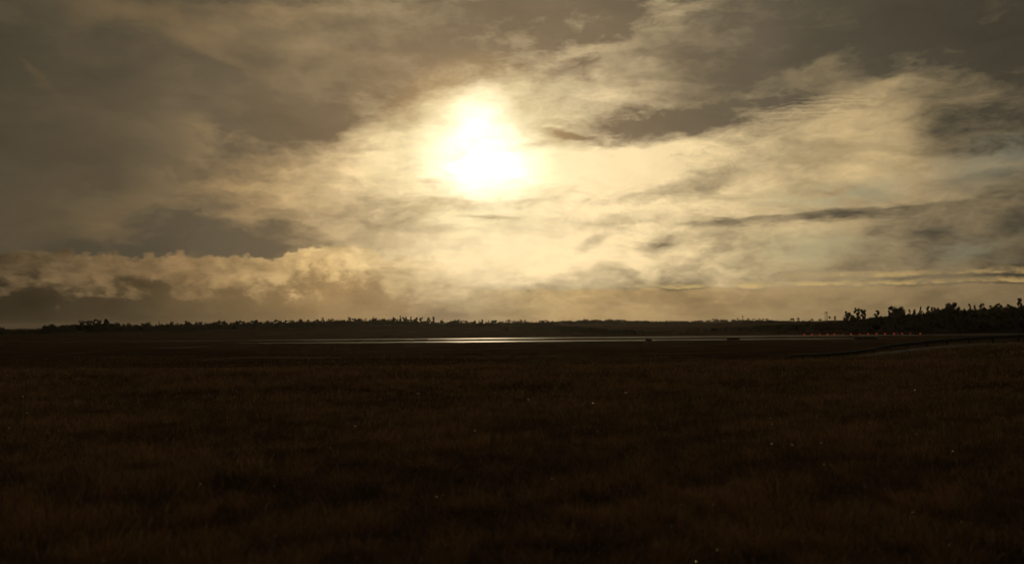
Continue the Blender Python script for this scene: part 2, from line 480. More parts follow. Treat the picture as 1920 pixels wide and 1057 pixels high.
def height(x, y):
    x = np.asarray(x, float); y = np.asarray(y, float)
    z = interp_smooth(y)
    near = sm(330, 60, np.abs(y))
    z = z + wob(x, y, 26, 1) * 0.10 * sm(120, 30, y) + wob(x, y, 90, 2) * 0.35 * sm(20, 90, y) * sm(320, 240, y)
    # the meadow climbs to the right, with the road on its shoulder
    z = z + 0.22 * sm(6, 34, x) * sm(90, 30, y) * near
    rz = np.interp(y, RY, RZ); l, r = road_l(y), road_r(y)
    t = np.clip((x - l) / (r - l), 0, 1)
    zr = rz * (1 - t) + np.interp(y, RY2, RZ2) * t
    wgt = sm(-11, -1.0, x - l) * sm(14, 2.0, x - r) * sm(300, 220, y) * sm(-60, 0, y)
    z = z * (1 - wgt) + zr * wgt
    # far hills
    z = z + 3.0 * sm(-420, -150, x) * sm(500, 700, y)
    z = z + 0.5 * np.exp(-((x + 70) / 120) ** 2 - ((y - 700) / 130) ** 2)
    z = z + 3.6 * sm(190, 430, x) * sm(452, 620, y) * sm(1050, 700, y)
    z = z + 2.4 * np.exp(-((x - 195) / 110) ** 2 - ((y - 1500) / 260) ** 2)
    z = z + 0.8 * np.exp(-((x - 420) / 260) ** 2 - ((y - 1300) / 200) ** 2)
    z = z - 3.2 * np.exp(-((x - 120) / 100) ** 2 - ((y - 720) / 170) ** 2)
    z = z + wob(x, y, 240, 6) * 0.5 * sm(460, 620, y)
    z = z + (wob(x, y, 30, 8) * 0.10) * sm(160, 250, y) * sm(900, 500, y)
    a, b = shores(x, y)
    d = np.maximum(a, b)
    z = np.where(y > 250, z - (0.30 + z * 0.9) * sm(-3.0, 2.0, d) * (np.abs(y - 390) < 90), z)
    return z

def build_ground():
    A = 50.0
    ys = np.unique(np.concatenate([np.linspace(0.0, 12, 40), np.geomspace(12, 318, 250), np.linspace(318, 460, 200), np.geomspace(460, 3900, 150)]))
    th = np.concatenate([np.linspace(-A, A, 620), np.linspace(A, 360 - A, 80)[1:-1]])
    n, k = len(ys), len(th)
    T, Yg = np.meshgrid(np.radians(th), ys)
    front = (np.degrees(T) <= A + 1e-6)
    X = np.where(front, Yg * np.tan(T), Yg / math.cos(math.radians(A)) * np.sin(T))
    Yy = np.where(front, Yg, Yg / math.cos(math.radians(A)) * np.cos(T))
    Z = height(X, Yy)
    V = np.stack([X, Yy, Z], -1).reshape(-1, 3)
    i = np.arange(1, n - 1)[:, None]; j = np.arange(k)[None]; jn = (j + 1) % k
    q = np.stack([i * k + j, i * k + jn, (i + 1) * k + jn, (i + 1) * k + j], -1).reshape(-1, 4)[:, ::-1]
    c = len(V)
    V = np.concatenate([V, [[0, 0, float(height(0, 0))]]])
    t = np.stack([np.full(k, c), k + np.arange(k), k + (np.arange(k) + 1) % k], -1)[:, ::-1]
    return V, [q, t]

gm, nt, bs, out, pos = material('meadow_soil')
n1 = noise(pos, 0.05, 5, 0.6); n2 = noise(pos, 0.9, 6, 0.65)
n3 = noise(mapping(pos, (0, 0, 0), 0.1, (0.012, 0.09, 1)), 1.0, 5, 0.6)
gc = ramp(n1 * 0.35 + n2 * 0.35 + n3 * 0.3, [(0.34, (0.030, 0.023, 0.014)), (0.47, (0.080, 0.055, 0.032)), (0.56, (0.125, 0.082, 0.046)), (0.68, (0.18, 0.125, 0.075))])
put(nt, bs.inputs['Base Color'], gc)
bs.inputs['Roughness'].default_value = 1.0; bs.inputs['Specular IOR Level'].default_value = 0.0
bump(nt, bs, n2, 0.8, 0.25)
V, F = build_ground()
ground = tag(link('ground', mesh_np('ground', V, F, [gm], True)), kind='structure')

# water: one level sheet showing in the two dips
wm, nt, bs, out, pos = material('water')
bs.inputs['Base Color'].default_value = (0.012, 0.012, 0.010, 1)
bs.inputs['Roughness'].default_value = 0.42; bs.inputs['IOR'].default_value = 1.33
bs.inputs['Specular IOR Level'].default_value = 0.5
wn = noise(mapping(pos, (0, 0, 0), 0, (0.5, 1.4, 1)), 1.0, 5, 0.6); wn2 = noise(pos, 0.03, 3, 0.5)
bump(nt, bs, wn * sstep(wn2, 0.35, 0.65, 0.35, 1.0), 0.35, 0.10)
pale_lift = nt.nodes.new('ShaderNodeBsdfDiffuse'); pale_lift.inputs[0].default_value = (0.26, 0.235, 0.20, 1)  # pale colour mixed in for missing sky reflection; also dulls the glint
mxw = nt.nodes.new('ShaderNodeMixShader')
put(nt, mxw.inputs[0], sstep(noise(mapping(pos, (0, 0, 0), 0, (0.03, 0.25, 1)), 1.0, 4, 0.6), 0.35, 0.7, 0.22, 0.55))
nt.links.new(bs.outputs[0], mxw.inputs[1]); nt.links.new(pale_lift.outputs[0], mxw.inputs[2]); nt.links.new(mxw.outputs[0], out.inputs[0])
def sheet(y0, y1, x0, x1, z):
    xs = np.linspace(x0, x1, 60); y = np.linspace(y0, y1, 8)
    Xg, Yg = np.meshgrid(xs, y)
    V = np.stack([Xg, Yg, np.full_like(Xg, z)], -1).reshape(-1, 3)
    i = np.arange(7)[:, None]; j = np.arange(59)[None]
    return V, np.stack([i * 60 + j, i * 60 + j + 1, (i + 1) * 60 + j + 1, (i + 1) * 60 + j], -1).reshape(-1, 4)
V, F = sheet(322, 386, -170, 230, 0.0)
tag(link('water', mesh_np('water', V, F, [wm])), kind='structure')
V, F = sheet(390, 462, -520, 620, 0.0)
tag(link('water', mesh_np('water', V, F, [wm])), kind='structure')

# gravel road with its pale edge on the right
def ribbon(f0, f1, y0, y1, n, lift, name, mat, parts=4):
    ys = np.linspace(y0, y1, n); rows = []
    for k in range(parts + 1):
        t = k / parts; x = f0(ys) * (1 - t) + f1(ys) * t
        rows.append(np.stack([x, ys, height(x, ys) + lift], -1))
    V = np.stack(rows, 1).reshape(-1, 3); w = parts + 1
    i = np.arange(n - 1)[:, None]; j = np.arange(parts)[None]
    F = np.stack([i * w + j, i * w + j + 1, (i + 1) * w + j + 1, (i + 1) * w + j], -1).reshape(-1, 4)
    return tag(link(name, mesh_np(name, V, F, [mat], True)), kind='structure')
rm, nt, bs, out, pos = material('gravel_road')
n2 = noise(pos, 9.0, 6, 0.7); n3 = noise(mapping(pos, (0, 0, 0), 0, (0.8, 0.05, 1)), 1.0, 4, 0.5)
put(nt, bs.inputs['Base Color'], ramp(n2 * 0.5 + n3 * 0.5, [(0.35, (0.032, 0.030, 0.025)), (0.65, (0.065, 0.061, 0.052))]))
bs.inputs['Roughness'].default_value = 0.9; bs.inputs['Specular IOR Level'].default_value = 0.12; bump(nt, bs, n2, 0.5, 0.02)
ribbon(lambda y: road_l(y) + 0.35, lambda y: road_r(y) - 0.6, 22, 108, 110, 0.06, 'road', rm)
em = simple('road_edge_stone', (0.18, 0.17, 0.15), (0.32, 0.30, 0.26), 2.0, 0.8)
ribbon(lambda y: road_l(y) - 0.05, lambda y: road_l(y) + 0.40, 22, 78, 90, 0.10, 'road_edge', em, 1)
# faint worn track across the left field
tm, nt, bs, out, pos = material('worn_track')
n2 = noise(pos, 0.5, 6, 0.7)
put(nt, bs.inputs['Base Color'], ramp(n2, [(0.3, (0.05, 0.045, 0.035)), (0.7, (0.15, 0.14, 0.11))]))
bs.inputs['Roughness'].default_value = 0.45
def track(pts, w, name):
    P_ = np.array(pts); ys = []
    t = np.linspace(0, 1, 60); tt = np.linspace(0, 1, len(P_))
    x = np.interp(t, tt, P_[:, 0]); y = np.interp(t, tt, P_[:, 1])
    a = np.stack([x, y - w / 2, height(x, y - w / 2) + 0.10], -1); b = np.stack([x, y + w / 2, height(x, y + w / 2) + 0.10], -1)
    V = np.stack([a, b], 1).reshape(-1, 3); i = np.arange(59)
    F = np.stack([2 * i, 2 * i + 2, 2 * i + 3, 2 * i + 1], -1)
    tag(link(name, mesh_np(name, V, F, [tm], True)), kind='structure')
g_at = lambda px, py, z: (lambda d: EYE + d * ((z - EYE[2]) / d[2]))(ray(px, py))
p0, p1, p2, p3 = (g_at(40, 667, 1.4), g_at(150, 660, 1.2), g_at(300, 652, 0.9), g_at(480, 649, 0.6))
track([p0[:2], p1[:2], p2[:2], p3[:2]], 3.5, 'track')
q0, q1, q2 = (g_at(370, 676, 2.3), g_at(480, 674.5, 2.2), g_at(640, 673, 2.1))
track([q0[:2], q1[:2], q2[:2]], 0.8, 'track')

# ------------------------------------------------------------------ trees
leafm, nt, bs, out, pos = material('foliage')
oi = nt.nodes.new('ShaderNodeObjectInfo')
n1 = noise(pos, 0.6, 4, 0.6)
fc = ramp(n1 * 0.7 + E(nt, oi.outputs['Random']) * 0.3, [(0.3, (0.030, 0.040, 0.018)), (0.6, (0.060, 0.065, 0.030)), (0.8, (0.085, 0.075, 0.035))])
put(nt, bs.inputs['Base Color'], fc); bs.inputs['Roughness'].default_value = 0.7
bs.inputs['Specular IOR Level'].default_value = 0.0
barkm = simple('bark', (0.05, 0.038, 0.028), (0.12, 0.095, 0.07), 2.0, 0.9)

def tube(p, r, n=6):
    """tapered tube through points p with radii r -> verts, quads"""
    p = np.asarray(p, float); V = []; F = []
    for k in range(len(p)):
        d = p[min(k + 1, len(p) - 1)] - p[max(k - 1, 0)]; d /= np.linalg.norm(d)
        a = np.cross(d, [0.3, 0.9, 0.1]); a /= np.linalg.norm(a); b = np.cross(d, a)
        for j in range(n):
            w = math.tau * j / n; V.append(p[k] + r[k] * (math.cos(w) * a + math.sin(w) * b))
    for k in range(len(p) - 1):
        for j in range(n):
            F.append((k * n + j, k * n + (j + 1) % n, (k + 1) * n + (j + 1) % n, (k + 1) * n + j))
    return np.array(V), np.array(F)

def leaves(centers, radii, per, size, r):
    """little two-triangle leaf sprays scattered in clumps"""
    c = np.repeat(centers, per, 0); rr = np.repeat(radii, per, 0)
    d = r.normal(size=(len(c), 3)); d /= np.linalg.norm(d, axis=1)[:, None]
    p = c + d * rr * (r.random((len(c), 1)) ** 0.45)
    a = r.normal(size=(len(c), 3)); a /= np.linalg.norm(a, axis=1)[:, None]
    b = np.cross(a, r.normal(size=(len(c), 3))); b /= np.linalg.norm(b, axis=1)[:, None]
    s = size * r.uniform(0.5, 1.3, (len(c), 1))
    V = np.stack([p - a * s, p + b * s * 0.6, p + a * s, p - b * s * 0.6], 1).reshape(-1, 3)
    return V, np.arange(len(V)).reshape(-1, 4)

def proto(kind, seed):
    """unit-height tree: trunk mesh and crown mesh"""
    r = np.random.default_rng(seed)
    tv, tf = [], []; cs, rs = [], []
    def add(v, f):
        tf.append(f + sum(len(q) for q in tv)); tv.append(v)
    lean = r.normal(0, 0.03, 2)
    def tp(z): return np.array([lean[0] * z + 0.02 * math.sin(5 * z + seed), lean[1] * z, z])
    top = {'gum': 0.80, 'broad': 0.7, 'cone': 0.97, 'slim': 0.95, 'flat': 0.86, 'bush': 0.5}[kind]
    zz = np.linspace(-0.04, top, 7); add(*tube([tp(z) for z in zz], np.interp(zz, [0, top], [0.022, 0.005])))
    nb = {'gum': 9, 'broad': 15, 'cone': 18, 'slim': 9, 'flat': 8, 'bush': 9}[kind]
    for k in range(nb):
        a = r.uniform(0, math.tau); t = (k + r.random()) / nb
        if kind == 'gum':   z0 = 0.35 + 0.42 * t; ln = r.uniform(0.14, 0.27); up = r.uniform(0.10, 0.24); cr = r.uniform(0.07, 0.12)
        elif kind == 'broad': z0 = 0.22 + 0.45 * t; ln = r.uniform(0.2, 0.42) * (1.1 - 0.5 * t); up = r.uniform(0.05, 0.26); cr = r.uniform(0.09, 0.15)
        elif kind == 'cone': z0 = 0.18 + 0.74 * t; ln = (0.24 * (1 - t) + 0.03) * r.uniform(0.6, 1.1); up = 0.02; cr = 0.075 * (1.15 - t)
        elif kind == 'slim': z0 = 0.45 + 0.48 * t; ln = r.uniform(0.04, 0.11); up = r.uniform(0.02, 0.08); cr = r.uniform(0.035, 0.07)
        elif kind == 'flat': z0 = 0.62 + 0.22 * t; ln = r.uniform(0.12, 0.30); up = r.uniform(0.02, 0.10); cr = r.uniform(0.05, 0.085)
        else: z0 = 0.08 + 0.35 * t; ln = r.uniform(0.15, 0.5); up = r.uniform(0.15, 0.4); cr = r.uniform(0.16, 0.26)
        b0 = tp(z0); d = np.array([math.cos(a), math.sin(a), 0])
        b1 = b0 + d * ln * 0.55 + [0, 0, up * 0.4]; b2 = b0 + d * ln + [0, 0, up]
        add(*tube([b0, b1, b2], [0.008, 0.005, 0.002], 4))
        for q in ((b2,) if kind in ('slim', 'cone') else (b2, b1 * 0.4 + b2 * 0.6 + r.normal(0, 0.03, 3))):
            cs.append(q); rs.append([cr, cr, cr * (0.55 if kind in ('flat', 'cone') else 0.8)])
    cs.append(tp(top)); rs.append([0.06, 0.06, 0.07] if kind != 'cone' else [0.02, 0.02, 0.05])
    if kind == 'cone': cs.append(tp(top) + [0, 0, 0.0]); rs.append([0.012, 0.012, 0.045])
    cs, rs = np.array(cs), np.array(rs)
    per = {'gum': 46, 'broad': 46, 'cone': 48, 'slim': 40, 'flat': 42, 'bush': 40}[kind]
    cv, cf = leaves(cs, rs, per, 0.044, r)
    zmax = cv[:, 2].max(); s = 1 / zmax
    tme = mesh_np('trunk', np.concatenate(tv) * s, np.concatenate(tf), [barkm], True)
    cme = mesh_np('crown', cv * s, cf, [leafm])
    return tme, cme, cv * s, cf, np.ptp(cv[:, 0]) * s

KINDS = {k: [proto(k, 100 + 17 * i + j * 5) for j in range(n)] for i, (k, n) in enumerate(
    [('gum', 4), ('broad', 4), ('cone', 3), ('slim', 3), ('flat', 3), ('bush', 3)])}
TREE_NAME = {'gum': 'gum_tree', 'broad': 'broad_tree', 'cone': 'conifer', 'slim': 'slender_tree', 'flat': 'umbrella_tree', 'bush': 'bush'}
ntree = 0
def tree(kind, px, top, Y, width=None, label=None, group=None, rz=None, squash=1.0):
    """a tree that stands at depth Y towards px, its tip seen at row top of the photo"""
    global ntree
    ntree += 1
    p = at(px, 620, Y); x = p[0]; z0 = float(height(x, Y)) - 0.1
    H = max(at(px, top, Y)[2] - z0, 1.0)
    tme, cme, _, _, wd = KINDS[kind][ntree % len(KINDS[kind])]
    o = empty(TREE_NAME[kind], (x, Y, z0), random.uniform(0, 6.28) if rz is None else rz)
    w = H if width is None else (width * Y / FPX) / max(wd, 0.05)
    h = min(w * 1.55, H)
    t_ = link('trunk', tme, o); t_.scale = (w, w, H)
    c_ = link('crown', cme, o); c_.scale = (w, w, h); c_.location = (0, 0, H - h)
    tag(o, label, 'bush' if kind == 'bush' else 'tree', group)
    return o

T = tree
g = 'trees standing out of the dark wood on the right'
T('broad', 1589, 582.5, 520, 17, 'bushy tree at the left edge of the clump of three before the right wood', g)
T('gum', 1608, 576, 524, 13, 'tallest middle tree of the clump of three at the left end of the wood', g)
T('gum', 1620, 579, 522, 13, 'open crowned tree at the right edge of the clump of three', g)
T('broad', 1604, 589, 510, 34, 'low thick crowned tree filling the foot of the clump of three', g)
T('slim', 1647, 581, 540, 11, 'small oval tree standing alone in the gap of the wood', g)
T('slim', 1669, 573, 530, 12, 'thin leaning tree touching the left of the big dome shaped tree', g)
T('broad', 1685, 573, 525, 30, 'big dense dome shaped tree right of the gap in the wood', g)
T('broad', 1681, 580, 519, 30, 'lower dense tree in front of the big dome shaped tree', g)
T('slim', 1707, 579, 535, 6, 'left one of two tiny trees just right of the dome shaped tree', g)
T('slim', 1716, 579, 537, 8, 'right one of two tiny trees just right of the dome shaped tree', g)
T('cone', 1728, 574, 540, 18, 'pointed tree leading the row of conical tops right of the dome', g)
T('cone', 1741, 573, 536, 20, 'second pointed tree of the conical row with a broad base', g)
T('cone', 1747, 574.5, 538, 20, 'third pointed tree of the conical row leaning on the second', g)
T('broad', 1758, 574.5, 541, 15, 'last rounder tree of the conical row before the wide crown', g)
T('gum', 1785, 566, 545, 24, 'wide open crown rising highest in the middle of the wood', g)
T('broad', 1776, 572, 540, 20, 'lower crown on the left shoulder of the wide open crown', g)
T('broad', 1797, 574, 538, 22, 'lower crown on the right shoulder of the wide open crown', g)
T('slim', 1821, 568.5, 545, 7, 'thin tree with see through top rising beside a bare gap', g)
T('slim', 1829, 571, 548, 5, 'very small thin tree right of the see through one', g)
T('broad', 1843, 567.5, 545, 12, 'small round dark crown standing above the level canopy', g)
T('flat', 1870, 567.5, 545, 22, 'flat topped tree in the level canopy near the right edge', g)
T('flat', 1897, 569.5, 545, 22, 'second flat topped tree, between the first and the frame edge', g)
T('slim', 1912, 558, 540, 11, 'tallest sparse tree at the far right edge of the picture', g)
T('flat', 1556.5, 592, 640, 6, 'tiny umbrella tree just right of the twin masts', 'small trees by the twin masts')
T('slim', 1566.5, 592, 640, 5, 'tiny thin tree between the twin masts and the clump of three', 'small trees by the twin masts')
g = 'trees standing up from the left skyline'
T('broad', 4, 611.5, 560, 12, 'lone low tree at the far left edge of the picture', g)
T('broad', 87, 608.5, 575, 14, 'leftmost crown of the wooded rise, sloping down to open ground', g)
T('broad', 98, 606.5, 575, 18, 'broad dark crown at the left shoulder of the wooded rise', g)
T('broad', 118, 608.5, 575, 22, 'low broad crown between the left shoulder and the tall group', g)
T('gum', 132, 607.5, 575, 16, 'rounded crown just left of the tall group on the left skyline', g)
T('gum', 154, 600.5, 580, 11, 'leaning tree beginning the tall group on the left skyline', g)
T('flat', 166, 600.5, 580, 13, 'spreading tree second in the tall left group', g)
T('slim', 176, 597.5, 582, 9, 'pale thin tree in the middle of the tall left group', g)
T('broad', 186, 598, 580, 11, 'dark round tree fourth in the tall left group', g)
T('broad', 199, 597, 580, 11, 'dark round tree ending the tall left group', g)
T('broad', 220, 603.5, 590, 10, 'small mound like crown right of the tall left group', g)
T('gum', 242, 604.5, 590, 10, 'second small mound, midway to the notch in the skyline', g)
T('broad', 277, 603, 600, 10, 'pointed low crown before the long level stretch of skyline', g)
T('cone', 298, 601.5, 610, 5, 'tiny spire of a conifer above the level left skyline', g)
T('broad', 322, 601.5, 610, 10, 'dark low crown left of the V shaped notch', g)
T('broad', 350, 600.5, 620, 16, 'bush like crown bordering the left of the V shaped notch', g)
T('broad', 368, 602, 620, 9, 'first crown right of the V shaped notch', g)
T('broad', 376, 602, 620, 8, 'second crown right of the V shaped notch', g)
T('gum', 408, 599, 630, 10, 'twin topped crown on the left skyline past the notch', g)
T('gum', 420, 600.5, 630, 10, 'crown close beside the twin topped one', g)
T('broad', 446, 599, 640, 14, 'wide crown midway along the left skyline', g)
T('broad', 480, 598.5, 640, 12, 'wide crown further along before the skyline levels out', g)
T('flat', 516, 598.5, 650, 12, 'flat crown where the left skyline levels out', g)
T('slim', 547, 598.5, 650, 3, 'tiny thin tree on the level skyline', g)
T('flat', 563, 597.5, 650, 6, 'small flat tree on the level skyline', g)
T('gum', 605, 594.5, 660, 5, 'small tree poking up where the skyline starts to rise', g)
g = 'trees standing up from the skyline below the sun'
T('broad', 655, 593.5, 660, 9, 'round tree first above the brown slope left of the sun', g)
T('broad', 675, 596, 660, 8, 'small round crown between two higher ones above the brown slope', g)
T('cone', 700, 593.5, 660, 10, 'broad conical tree above the brown slope', g)
T('cone', 716, 597, 660, 6, 'small conical tree right of the broad conical one', g)
T('gum', 737, 594, 664, 12, 'pale rounded crown left of the tallest tree below the sun', g)
T('cone', 750, 590.5, 660, 8, 'tallest conical tree of the row below the sun', g)
T('gum', 759, 593, 664, 10, 'rounded crown just right of the tallest conical tree', g)
T('slim', 770.5, 593, 662, 5, 'slender tree third right of the tallest conical tree', g)
T('gum', 779, 594, 662, 10, 'broader crown in the row right of the tallest conical tree', g)
T('gum', 790, 594, 660, 9, 'crown near the middle of the row below the sun', g)
T('gum', 804, 594.5, 660, 9, 'loose crown near the right end of the row below the sun', g)
T('gum', 813, 593.5, 660, 5, 'separate narrow tree before the lone spire', g)
T('slim', 813, 593.5, 660, 5, 'slender tree standing just clear of the row below the sun', g)
T('cone', 829, 596.5, 655, 4, 'lone small spire beside the gap below the sun', g)
T('broad', 856, 598, 655, 15, 'wide dark bush like tree right of the gap below the sun', g)
T('broad', 848, 600.5, 655, 10, 'lower crown on the left of the wide bush like tree', g)
T('broad', 904, 598, 665, 6, 'small crown right of the wide bush like tree', g)
T('gum', 928, 599, 670, 5, 'tiny crown left of the middle of the picture', g)
T('gum', 955, 598, 670, 6, 'tiny crown near the middle of the picture', g)
T('gum', 977, 598.5, 680, 5, 'left tree of the small pair right of the middle', g)
T('gum', 984, 598.3, 680, 5, 'right tree of the small pair right of the middle', g)
T('flat', 1014, 600, 690, 8, 'flat little crown at the foot of the distant hill', g)
g = 'trees standing up from the far ridge'
T('broad', 1096, 596.5, 1480, 4, 'small crown on the left brow of the distant hill', g)
T('broad', 1143, 597.5, 1480, 7, 'small crown on the right brow of the distant hill', g)
T('cone', 1250, 598.0, 1300, 3, 'tiny spiky tree where the far ridge dips', g)
T('cone', 1257, 598.5, 1300, 3, 'second tiny spiky tree where the far ridge dips', g)
for k, (px, tp_) in enumerate([(1337, 596.5), (1343, 596.8), (1352, 598), (1384, 595.8), (1403, 596), (1414, 597), (1424, 596.3), (1431, 596.5), (1438, 597)]):
    T('flat', px, tp_, 1180, 6, 'one of the small flat topped trees spaced along the far ridge', 'flat topped trees along the far ridge')
T('broad', 1486, 596, 900, 10, 'rounded tree on the ridge midway to the twin masts', g)
T('gum', 1497.5, 595, 900, 6, 'open topped tree beside the rounded one on the ridge', g)
T('broad', 1523, 597, 800, 7, 'low crown on the ridge left of the twin masts', g)
T('broad', 1538, 597, 800, 8, 'low crown just left of the twin masts', g)

# the small trees that fill the skyline
SKY = [(-60, 614), (0, 618), (70, 616), (90, 611), (130, 609), (150, 607), (200, 606), (240, 607), (330, 606), (360, 606), (400, 604.5), (480, 602.5), (560, 600.5), (640, 598.5), (700, 598),
       (760, 598.5), (820, 602.5), (860, 602), (960, 601.5), (1030, 601.5)]
def skyrow(segs, step, dep, grp, kinds, prof, jit=2.4, wid=(6, 13)):
    """segs: (from column, to column, label) pieces of the skyline"""
    for a, b, lab in segs:
        px = a + step * 0.5
        while px < b:
            T(random.choice(kinds), px, np.interp(px, *zip(*prof)) + random.uniform(-jit, jit * 0.4), dep(px) + random.uniform(-12, 12),
              random.uniform(*wid), lab, grp)
            px += step * random.uniform(0.6, 1.4)
skyrow([(-12, 84, 'one of the low trees on the open ground left of the wooded rise'),
        (84, 150, 'one of the low trees on the wooded rise left of the tall left group'),
        (150, 205, 'one of the low trees at the foot of the tall left group'),
        (205, 290, 'one of the low trees just right of the tall left group on the skyline'),
        (290, 360, 'one of the low trees just left of the V shaped notch in the left skyline'),
        (360, 470, 'one of the low trees just right of the V shaped notch in the left skyline'),
        (470, 560, 'one of the low trees where the left skyline runs level'),
        (560, 640, 'one of the low trees where the skyline climbs towards the sun')],
       7.4, lambda p: 590 + 70 * p / 640, 'low trees along the left skyline', ['broad', 'gum', 'broad', 'bush', 'flat'], SKY)
skyrow([(640, 735, 'one of the small trees left of the tallest conical tree below the sun'),
        (735, 825, 'one of the small trees crowded round the tallest conical tree below the sun'),
        (825, 900, 'one of the small trees round the wide bush like tree below the sun'),
        (900, 970, 'one of the small trees near the middle of the picture, above the sun glint'),
        (970, 1040, 'one of the small trees at the left foot of the distant hill')],
       6.6, lambda p: 665, 'low trees along the middle skyline', ['broad', 'gum', 'broad', 'bush', 'cone'], SKY)
skyrow([(1585, 1665, 'one of the canopy trees round the gap left of the big dome shaped tree'),
        (1665, 1720, 'one of the canopy trees under the big dome shaped tree'),
        (1720, 1770, 'one of the canopy trees round the row of conical tops'),
        (1770, 1830, 'one of the canopy trees round the wide open crown of the right wood'),
        (1830, 1945, 'one of the canopy trees of the level canopy at the right end of the wood')],
       6.2, lambda p: 552, 'canopy trees of the right wood', ['broad', 'broad', 'gum', 'bush'],
       [(1585, 598), (1625, 597), (1650, 594.5), (1665, 591), (1700, 588.5), (1730, 585), (1770, 580.5), (1800, 581), (1830, 578.5), (1850, 577), (1870, 575.5), (1900, 575), (1960, 571)], 2.6, (8, 17))

# woods behind and below the skyline: one mass of many small trees
def wood(name, pts, seed, label_kinds):
    r = np.random.default_rng(seed); Vs, Fs = [], []; off = 0
    for (x, y, H) in pts:
        k = label_kinds[r.integers(len(label_kinds))]
        _, _, cv, cf, wd = KINDS[k][r.integers(len(KINDS[k]))]
        sel = cf[r.random(len(cf)) < 0.42]
        a = r.uniform(0, math.tau); w = H * r.uniform(0.7, 1.1)
        c_, s_ = math.cos(a), math.sin(a)
        v = cv[sel.reshape(-1)].reshape(-1, 4, 3)
        ctr = v.mean(1, keepdims=True); v = ctr + (v - ctr) * 2.0
        v = v.reshape(-1, 3)
        v = np.stack([(v[:, 0] * c_ - v[:, 1] * s_) * w + x, (v[:, 0] * s_ + v[:, 1] * c_) * w + y, v[:, 2] * H + float(height(x, y)) - 0.3], -1)
        Vs.append(v); Fs.append(np.arange(len(v)).reshape(-1, 4) + off); off += len(v)
    me = mesh_np(name, np.concatenate(Vs), np.concatenate(Fs), [leafm])
    return tag(link(name, me), kind='stuff')

def scatter(n, pxr, depth, prof, low, seed, fac=(0.6, 0.92)):
    """tree feet between two depths; heights kept below the skyline profile"""
    r = np.random.default_rng(seed); out = []
    while len(out) < n:
        px = r.uniform(*pxr); Y = r.uniform(*depth(px))
        p = at(px, 620, Y); z = float(height(p[0], Y))
        cap = at(px, np.interp(px, *zip(*prof)) + 1.0, Y)[2] - z
        H = min(r.uniform(*low), cap * r.uniform(*fac))
        if H > 1.5: out.append((p[0], Y, H))
        else: n -= 1
    return out
SKYW = [(a, b + 1.5) for a, b in SKY]
w1 = scatter(1600, (-90, 1040), lambda p: (560 + 55 * p / 640 if p < 700 else 625, 680), SKYW, (6, 14), 1, (0.8, 1.08))
tag(wood('woodland', w1, 5, ['broad', 'gum', 'bush']), 'dark low wood running along the left and middle skyline', 'woodland')
PR = [(1180, 622), (1260, 618), (1330, 613), (1400, 609), (1480, 604), (1560, 600.5), (1600, 597), (1660, 590), (1730, 584), (1800, 579), (1870, 575), (1960, 572)]
w2 = scatter(1900, (1190, 1990), lambda p: (462 + 60 * sm(1620, 1350, p), 700 - 130 * sm(1500, 1700, p)), PR, (6, 14), 2, (0.68, 0.97))
tag(wood('woodland', w2, 6, ['broad', 'gum', 'broad']), 'dark dense wood covering the slope on the right above the water', 'woodland')
PH = [(960, 604), (1040, 602), (1090, 599), (1180, 600), (1300, 602), (1420, 600), (1560, 600.5)]
w3 = scatter(1000, (985, 1570), lambda p: (850, 1500), PH, (6, 12), 3, (0.8, 1.08))
PH2 = [(1040, 600), (1090, 597.2), (1170, 597.4), (1180, 599), (1290, 600), (1340, 597.6), (1440, 598), (1470, 599.4), (1600, 598)]
w3 += scatter(130, (1040, 1290), lambda p: (1440, 1540), PH2, (5, 12), 31, (0.75, 1.1))
w3 += scatter(130, (1270, 1500), lambda p: (1130, 1230), PH2, (5, 12), 32, (0.7, 1.1))
w3 += scatter(90, (1440, 1600), lambda p: (760, 900), PH2, (5, 12), 33, (0.7, 1.1))
tag(wood('woodland', w3, 7, ['broad', 'bush']), 'hazy distant wood on the hill and ridge right of the middle', 'woodland')
PN = [(930, 611), (960, 609), (1050, 607), (1100, 610), (1200, 616), (1300, 620)]
w4 = scatter(800, (940, 1300), lambda p: (560 - 90 * sm(1000, 1120, p), 660), PN, (3, 7), 4)
tag(wood('woodland', w4, 8, ['broad', 'bush']), 'nearer scrub wood sloping down to the water below the distant hill', 'woodland')

